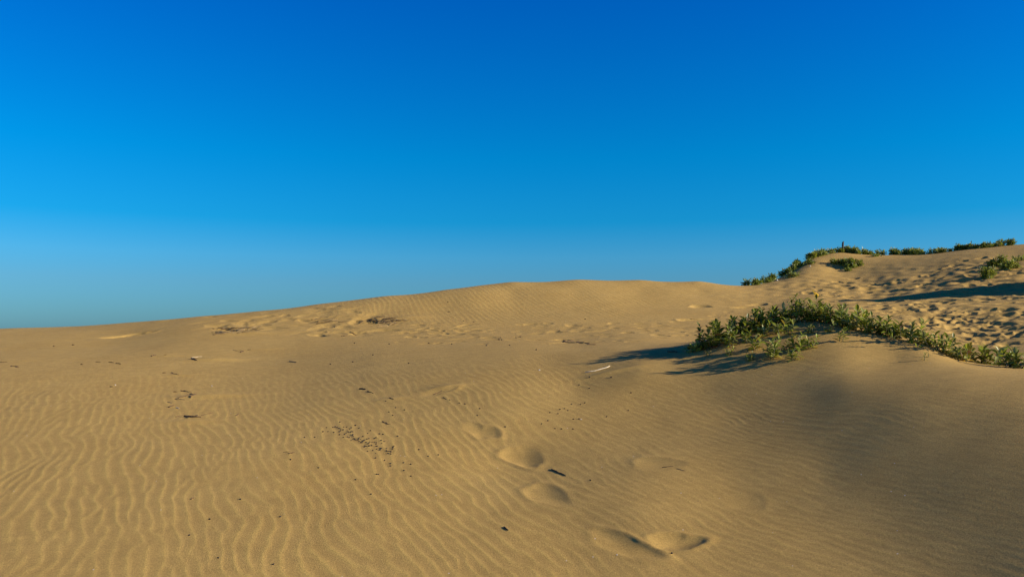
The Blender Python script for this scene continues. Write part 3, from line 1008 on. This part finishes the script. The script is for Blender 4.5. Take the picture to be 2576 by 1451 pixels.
def px_heading(px, py, dx, dy):
    """world heading of a picture direction on the sand"""
    a = hit(px - dx / 2, py - dy / 2); b = hit(px + dx / 2, py + dy / 2)
    if a is None or b is None:
        return 0.0, .1
    return math.atan2(b[1] - a[1], b[0] - a[0]), float(np.hypot(b[0] - a[0], b[1] - a[1]))

def lay(px, py, dx, dy, rad, mat, lab, **kw):
    h, ln = px_heading(px, py, dx, dy)
    p = hit(px, py)
    ln = min(ln, 1.2)
    return twig(p, ln, rad, h, mat, lab, seed=int(px * 7 + py), **kw)

lay(1503, 930, 62, -17, .0075, M_PALE, "long pale bleached stick lying on the sand left of the near mound", name="stick", cat="stick", amp=.035, bend=-.1, lift=1.0)
lay(1405, 1189, 36, 16, .0065, M_TWIG, "short dark stick beside the footprints in the foreground", name="stick", cat="stick", amp=.02, lift=.3)
lay(1273, 1329, 10, 8, .006, M_TWIG, "stubby black twig chip alone on the foreground ripples", amp=.02)
lay(1680, 1174, 28, -4, .003, M_TWIG, "thin dark twig in the shallow print right of the foreground footprints", amp=.05, side=1)
lay(1712, 1182, 20, 4, .0025, M_STRAW, "thin straw coloured twig at the right of the shallow print", amp=.05)
lay(484, 1049, 42, 2, .011, M_TWIG, "broad dry brown bark strip at the left with thin twigs behind", name="bark_strip", cat="bark", amp=.02, side=2, lift=.9)
lay(522, 1040, 30, -8, .003, M_TWIG, "thin twig reaching right from the dry bark strip", amp=.04)
lay(452, 1046, 20, -4, .004, M_TWIG, "small twig left of the dry bark strip", amp=.06)
for k, (px, py, dx, dy, r, m, lab) in enumerate((
        (468, 984, 26, 3, .006, M_TWIG, "top twig of the loose twig group left of centre"),
        (463, 997, 28, -8, .006, M_TWIG, "slanting twig in the middle of the loose twig group"),
        (452, 1004, 26, 1, .006, M_STRAW, "straw coloured twig at the bottom of the loose twig group"),
        (481, 992, 6, -10, .007, M_TWIG, "upright chip at the right end of the loose twig group"),
        (441, 985, 9, 0, .005, M_TWIG, "tiny twig at the left end of the loose twig group"),
        (432, 1021, 15, -4, .008, M_TWIG, "dark bent twig piece between the loose group and the bark strip"),
        (447, 1026, 6, 2, .006, M_PALE, "pale chip beside the dark bent twig piece"),
        (428, 1012, 12, 2, .004, M_STRAW, "thin straw under the left of the loose twig group"),
        (413, 937, 8, 0, .006, M_TWIG, "dark chip left of the curved twig on smooth sand"),
        (442, 939, 17, 6, .005, M_TWIG, "curved thin twig right of a dark chip on smooth sand"),
        (488, 903, 14, 3, .013, M_TWIG, "curled brown leaf litter at the head of a sand tail"),
        (495, 898, 26, -3, .004, M_PALE, "pale straw lying above the curled brown litter"),
        (600, 881, 28, 3, .004, M_TWIG, "thin twig with a dark knot below the left twig pile"),
        (608, 884, 9, -4, .011, M_TWIG, "dark knot at the right end of a thin twig"),
        (627, 879, 8, 0, .005, M_TWIG, "small dark chip right of the knotted twig"),
        (386, 893, 10, -3, .007, M_TWIG, "dark chip at the left end of a faint sand tail"),
        (416, 893, 5, 0, .005, M_TWIG, "tiny chip at the right end of a faint sand tail"),
        (280, 911, 12, 1, .006, M_TWIG, "twig in the row of litter at the left"),
        (298, 914, 12, 2, .007, M_TWIG, "rightmost twig in the row of litter at the left"),
        (247, 910, 12, 1, .004, M_TWIG, "leftmost thin twig in the row of litter at the left"),
        (206, 916, 6, 0, .008, M_TWIG, "dark chip left of the row of litter"),
        (8, 910, 20, 0, .005, M_TWIG, "thin twig at the left picture edge"),
        (38, 921, 16, 5, .005, M_TWIG, "reddish twig near the left picture edge"),
        (280, 972, 8, 0, .006, M_PELLET, "single small dark chip on smooth sand at the left"),
        (136, 870, 5, 0, .009, M_TWIG, "left one of two dark lumps near the left skyline"),
        (184, 867, 6, 0, .009, M_TWIG, "right one of two dark lumps near the left skyline"),
        (733, 1140, 14, -3, .006, M_TWIG, "dark curled twig on ripples below the bark strip"),
        (722, 1136, 18, -2, .0025, M_TWIG, "hair thin twig touching the dark curled twig"),
        (597, 1043, 9, -5, .004, M_TWIG, "short slanting twig right of the bark strip"),
        (484, 1253, 9, -4, .004, M_TWIG, "small red brown curl on the left foreground ripples"),
        (971, 1064, 20, 6, .004, M_TWIG, "slanting thin twig above the pellet cluster"),
        (1101, 988, 24, -9, .004, M_TWIG, "thin twig in the hollow at the centre of the picture"),
        (912, 979, 16, 1, .010, M_TWIG, "dark clump of bark right of centre left, largest of its row"),
        (930, 985, 10, 3, .006, M_TWIG, "small chip right of the dark clump of bark"),
        (985, 1002, 10, 4, .005, M_TWIG, "small twig at the head of a short sand tail"),
        (736, 910, 18, 3, .009, M_STRAW, "brown ragged straw bundle on smooth sand"),
        (866, 844, 16, -2, .008, M_TWIG, "dark chip row under the middle twig pile"),
        (890, 840, 12, 4, .008, M_TWIG, "dark chip right of the row under the middle twig pile"),
        (1442, 860, 18, 8, .007, M_TWIG, "forked dark twig left of the long one before the far dune"),
        (1472, 862, 34, 8, .007, M_TWIG, "long dark twig lying before the far dune"),
        (1420, 857, 6, 1, .009, M_TWIG, "dark chip left of the forked twig before the far dune"),
        (1130, 784, 6, 0, .010, M_TWIG, "lower dark chip on the face of the far dune"),
        (1127, 760, 4, 0, .008, M_TWIG, "upper dark chip on the face of the far dune"),
        (1742, 803, 12, 1, .006, M_TWIG, "thin dark twig on the trodden sand left of the near mound"),
        (1692, 885, 26, 1, .010, M_TWIG, "dark twig at the tip of the near mound's shadow"),
)):
    lay(px, py, dx, dy, r, m, lab, amp=.09, bend=.05 * (k % 3 - 1), lift=.45)
# two twig piles
def pile(cx, cy, wx, wy, n_, seed, lab, grp, mats):
    g = random.Random(seed)
    for k in range(n_):
        px = cx + g.gauss(0, wx); py = cy + g.gauss(0, wy)
        p = hit(px, py)
        if p is None: continue
        ln = g.uniform(.10, .36)
        hd = g.choice((1, -1)) * g.uniform(-.2, 1.0)
        twig(p, ln, g.uniform(.004, .008), hd, g.choice(mats), lab, grp, seed=seed * 100 + k, tilt=g.uniform(-.05, .2), amp=.06, lift=1.0)
pile(603, 829, 20, 4.0, 26, 1, "dry twig in the tangled pile nearest the left skyline", "twigs of the left pile", (M_STRAW, M_STRAW, M_TWIG))
pile(560, 837, 10, 2.0, 9, 4, "dry twig in the small scatter left of the left pile", "twigs beside the left pile", (M_TWIG, M_STRAW))
pile(975, 809, 22, 4.5, 30, 2, "dry twig in the pile at the left foot of the far dune", "twigs of the right pile", (M_STRAW, M_STRAW, M_TWIG))
pile(932, 808, 22, 3, 10, 3, "dark twig in the thin scatter left of the right pile", "twigs beside the right pile", (M_TWIG,))
pile(825, 808, 22, 3, 9, 5, "dark twig in the scatter between the two twig piles", "twigs between the piles", (M_TWIG, M_STRAW))

# pellets
def pellet_mesh(seed):
    g = random.Random(seed)
    v, f = [], []
    rows_, seg = (-.8, 0, .8), 6
    v.append(Vector((0, 0, -1)))
    for z in rows_:
        rr3 = math.sqrt(max(0, 1 - z * z * .8))
        for s in range(seg):
            a = 2 * math.pi * s / seg
            w = g.uniform(.8, 1.15)
            v.append(Vector((rr3 * math.cos(a) * w, rr3 * math.sin(a) * w, z * .9)))
    v.append(Vector((0, 0, 1)))
    for s in range(seg):
        s2 = (s + 1) % seg
        f.append((0, 1 + s2, 1 + s))
        for l in range(2):
            f.append((1 + l * seg + s, 1 + l * seg + s2, 1 + (l + 1) * seg + s2, 1 + (l + 1) * seg + s))
        f.append((1 + 2 * seg + s, 1 + 2 * seg + s2, len(v) - 1))
    return mesh("pellet", v, f, M_PELLET)
PEL = [pellet_mesh(k) for k in range(4)]
def pellet(px, py, size, lab, grp, seed, name="pellet", data=None, cat="pellet"):
    g = random.Random(seed)
    p = hit(px, py)
    if p is None:
        ys = np.arange(20, 30, .05); xs = (px - 1288) / FPX * ys
        kk = int(np.argmax((sample(xs, ys) - EYE) / ys))
        p = np.array([xs[kk], ys[kk] - .1, float(sample(xs[kk], ys[kk] - .1))])
    o = thing(name, lab, cat, (p[0], p[1], p[2] + size * .35), grp, data=data or PEL[seed % 4])
    o.scale = (size * g.uniform(.9, 1.5), size * g.uniform(.8, 1.1), size * g.uniform(.6, .8))
    o.rotation_euler = (g.uniform(-.4, .4), g.uniform(-.4, .4), g.uniform(0, 3))
g = random.Random(9)
cl = "small dark pellet in the scattered cluster on the rippled sand"
def c7(cx, cy):
    return .5005 * cx, 1037.7 + .5005 * cy
for k in range(96):
    t = g.random() ** 1.1
    bx = 1695 + t * 260; by = 75 + t * 130
    px, py = c7(bx + g.gauss(0, 26), by + g.gauss(0, 17))
    pellet(px, py, g.uniform(.0055, .009), cl, "pellets of the dense cluster", k)
for k, (x_, y_) in enumerate(((1530, 124), (1582, 124), (1623, 95), (2105, 187), (2152, 218), (2203, 210), (1933, 239), (1962, 255), (1962, 266), (2028, 250), (2064, 258), (1787, 337), (1893, 308),
                              (1902, 309), (1865, 408), (2066, 321), (1208, 438), (1408, 522), (1053, 537), (951, 617), (1374, 765), (1097, 729), (1460, 235), (1600, 275), (1980, 168), (1998, 118), (1888, 228), (2030, 290), (1907, 106), (1862, 90), (1890, 128), (1925, 110))):
    px, py = c7(x_, y_)
    pellet(px, py, .0075 if y_ < 600 else .0065, "lone dark pellet strewn loosely around the dense pellet cluster", "pellets strewn around the cluster", k + 200)
def c6(cx, cy):
    return 817.6 + .3418 * cx, 679.2 + .3418 * cy
for k, (x_, y_) in enumerate(((1655, 1047), (1715, 1058), (1729, 1024), (1763, 1021), (1787, 1031), (1813, 986), (1880, 986), (1912, 975), (1640, 1107), (1693, 1164), (1741, 1167), (1825, 1168), (1828, 1100),
                              (1870, 1096), (1595, 1132), (2072, 1076), (2232, 1034), (2252, 903), (2106, 788), (1945, 868), (1870, 846), (1947, 793), (1326, 1152), (1121, 1068), (1138, 1018), (989, 977), (918, 955), (890, 950), (880, 943), (872, 937), (1030, 983), (498, 1070), (352, 905), (448, 963), (205, 675), (40, 692), (353, 623), (615, 686), (471, 1044), (585, 1029), (520, 1011),
                              (1555, 585), (1358, 552), (1188, 554), (1300, 512), (1280, 511), (1292, 497), (1405, 497), (1438, 490), (1095, 380), (1915, 361), (932, 543), (765, 538), (472, 544), (217, 538), (140, 484), (70, 422), (1020, 372))):
    px, py = c6(x_, y_)
    p = hit(px, py)
    pellet(px, py, .0075 * (1 if y_ > 800 else 1.5 if y_ > 600 else 1.7), "dark pellet strewn thinly over the smooth sand in the middle distance" if y_ < 800 else "dark pellet strewn thinly over the sand between the cluster and the near mound",
           "pellets over the middle distance" if y_ < 800 else "pellets right of the cluster", k + 300)
for k, (px, py, lab) in enumerate(((1485, 1208, "lone dark pellet below the short dark stick"), (1690, 1391, "dark pellet in the right hand footprint near the bottom"), (1457, 1054, "dark pellet beside a white shell chip"))):
    pellet(px, py, .008, lab, None, k + 400)
SH = pellet_mesh(9); SH.materials.clear(); SH.materials.append(M_SHELL); SH.name = "shell"
for k, (px, py, s, lab) in enumerate(((1462, 1055, .007, "white shell chip beside a dark pellet on the right of centre"), (1357, 931, .009, "white shell chip left of the long pale stick"),
                                      (1552, 1398, .004, "tiny white shell chip on the rim of the lowest footprint"), (533, 970, .007, "pale shell chip right of the loose twigs"), (290, 968, .007, "pale shell chip near the single dark chip at the left"),
                                      (2038, 670, .03, "pale scrap of litter on the shaded flank of the far knoll"), (1955, 705, .03, "pale scrap of litter at the foot of the far knoll"))):
    pellet(px, py, s, lab, None, k + 420, name="shell_chip" if k < 5 else "litter_scrap", data=SH, cat="shell" if k < 5 else "litter")
print("objects", len(bpy.data.objects))
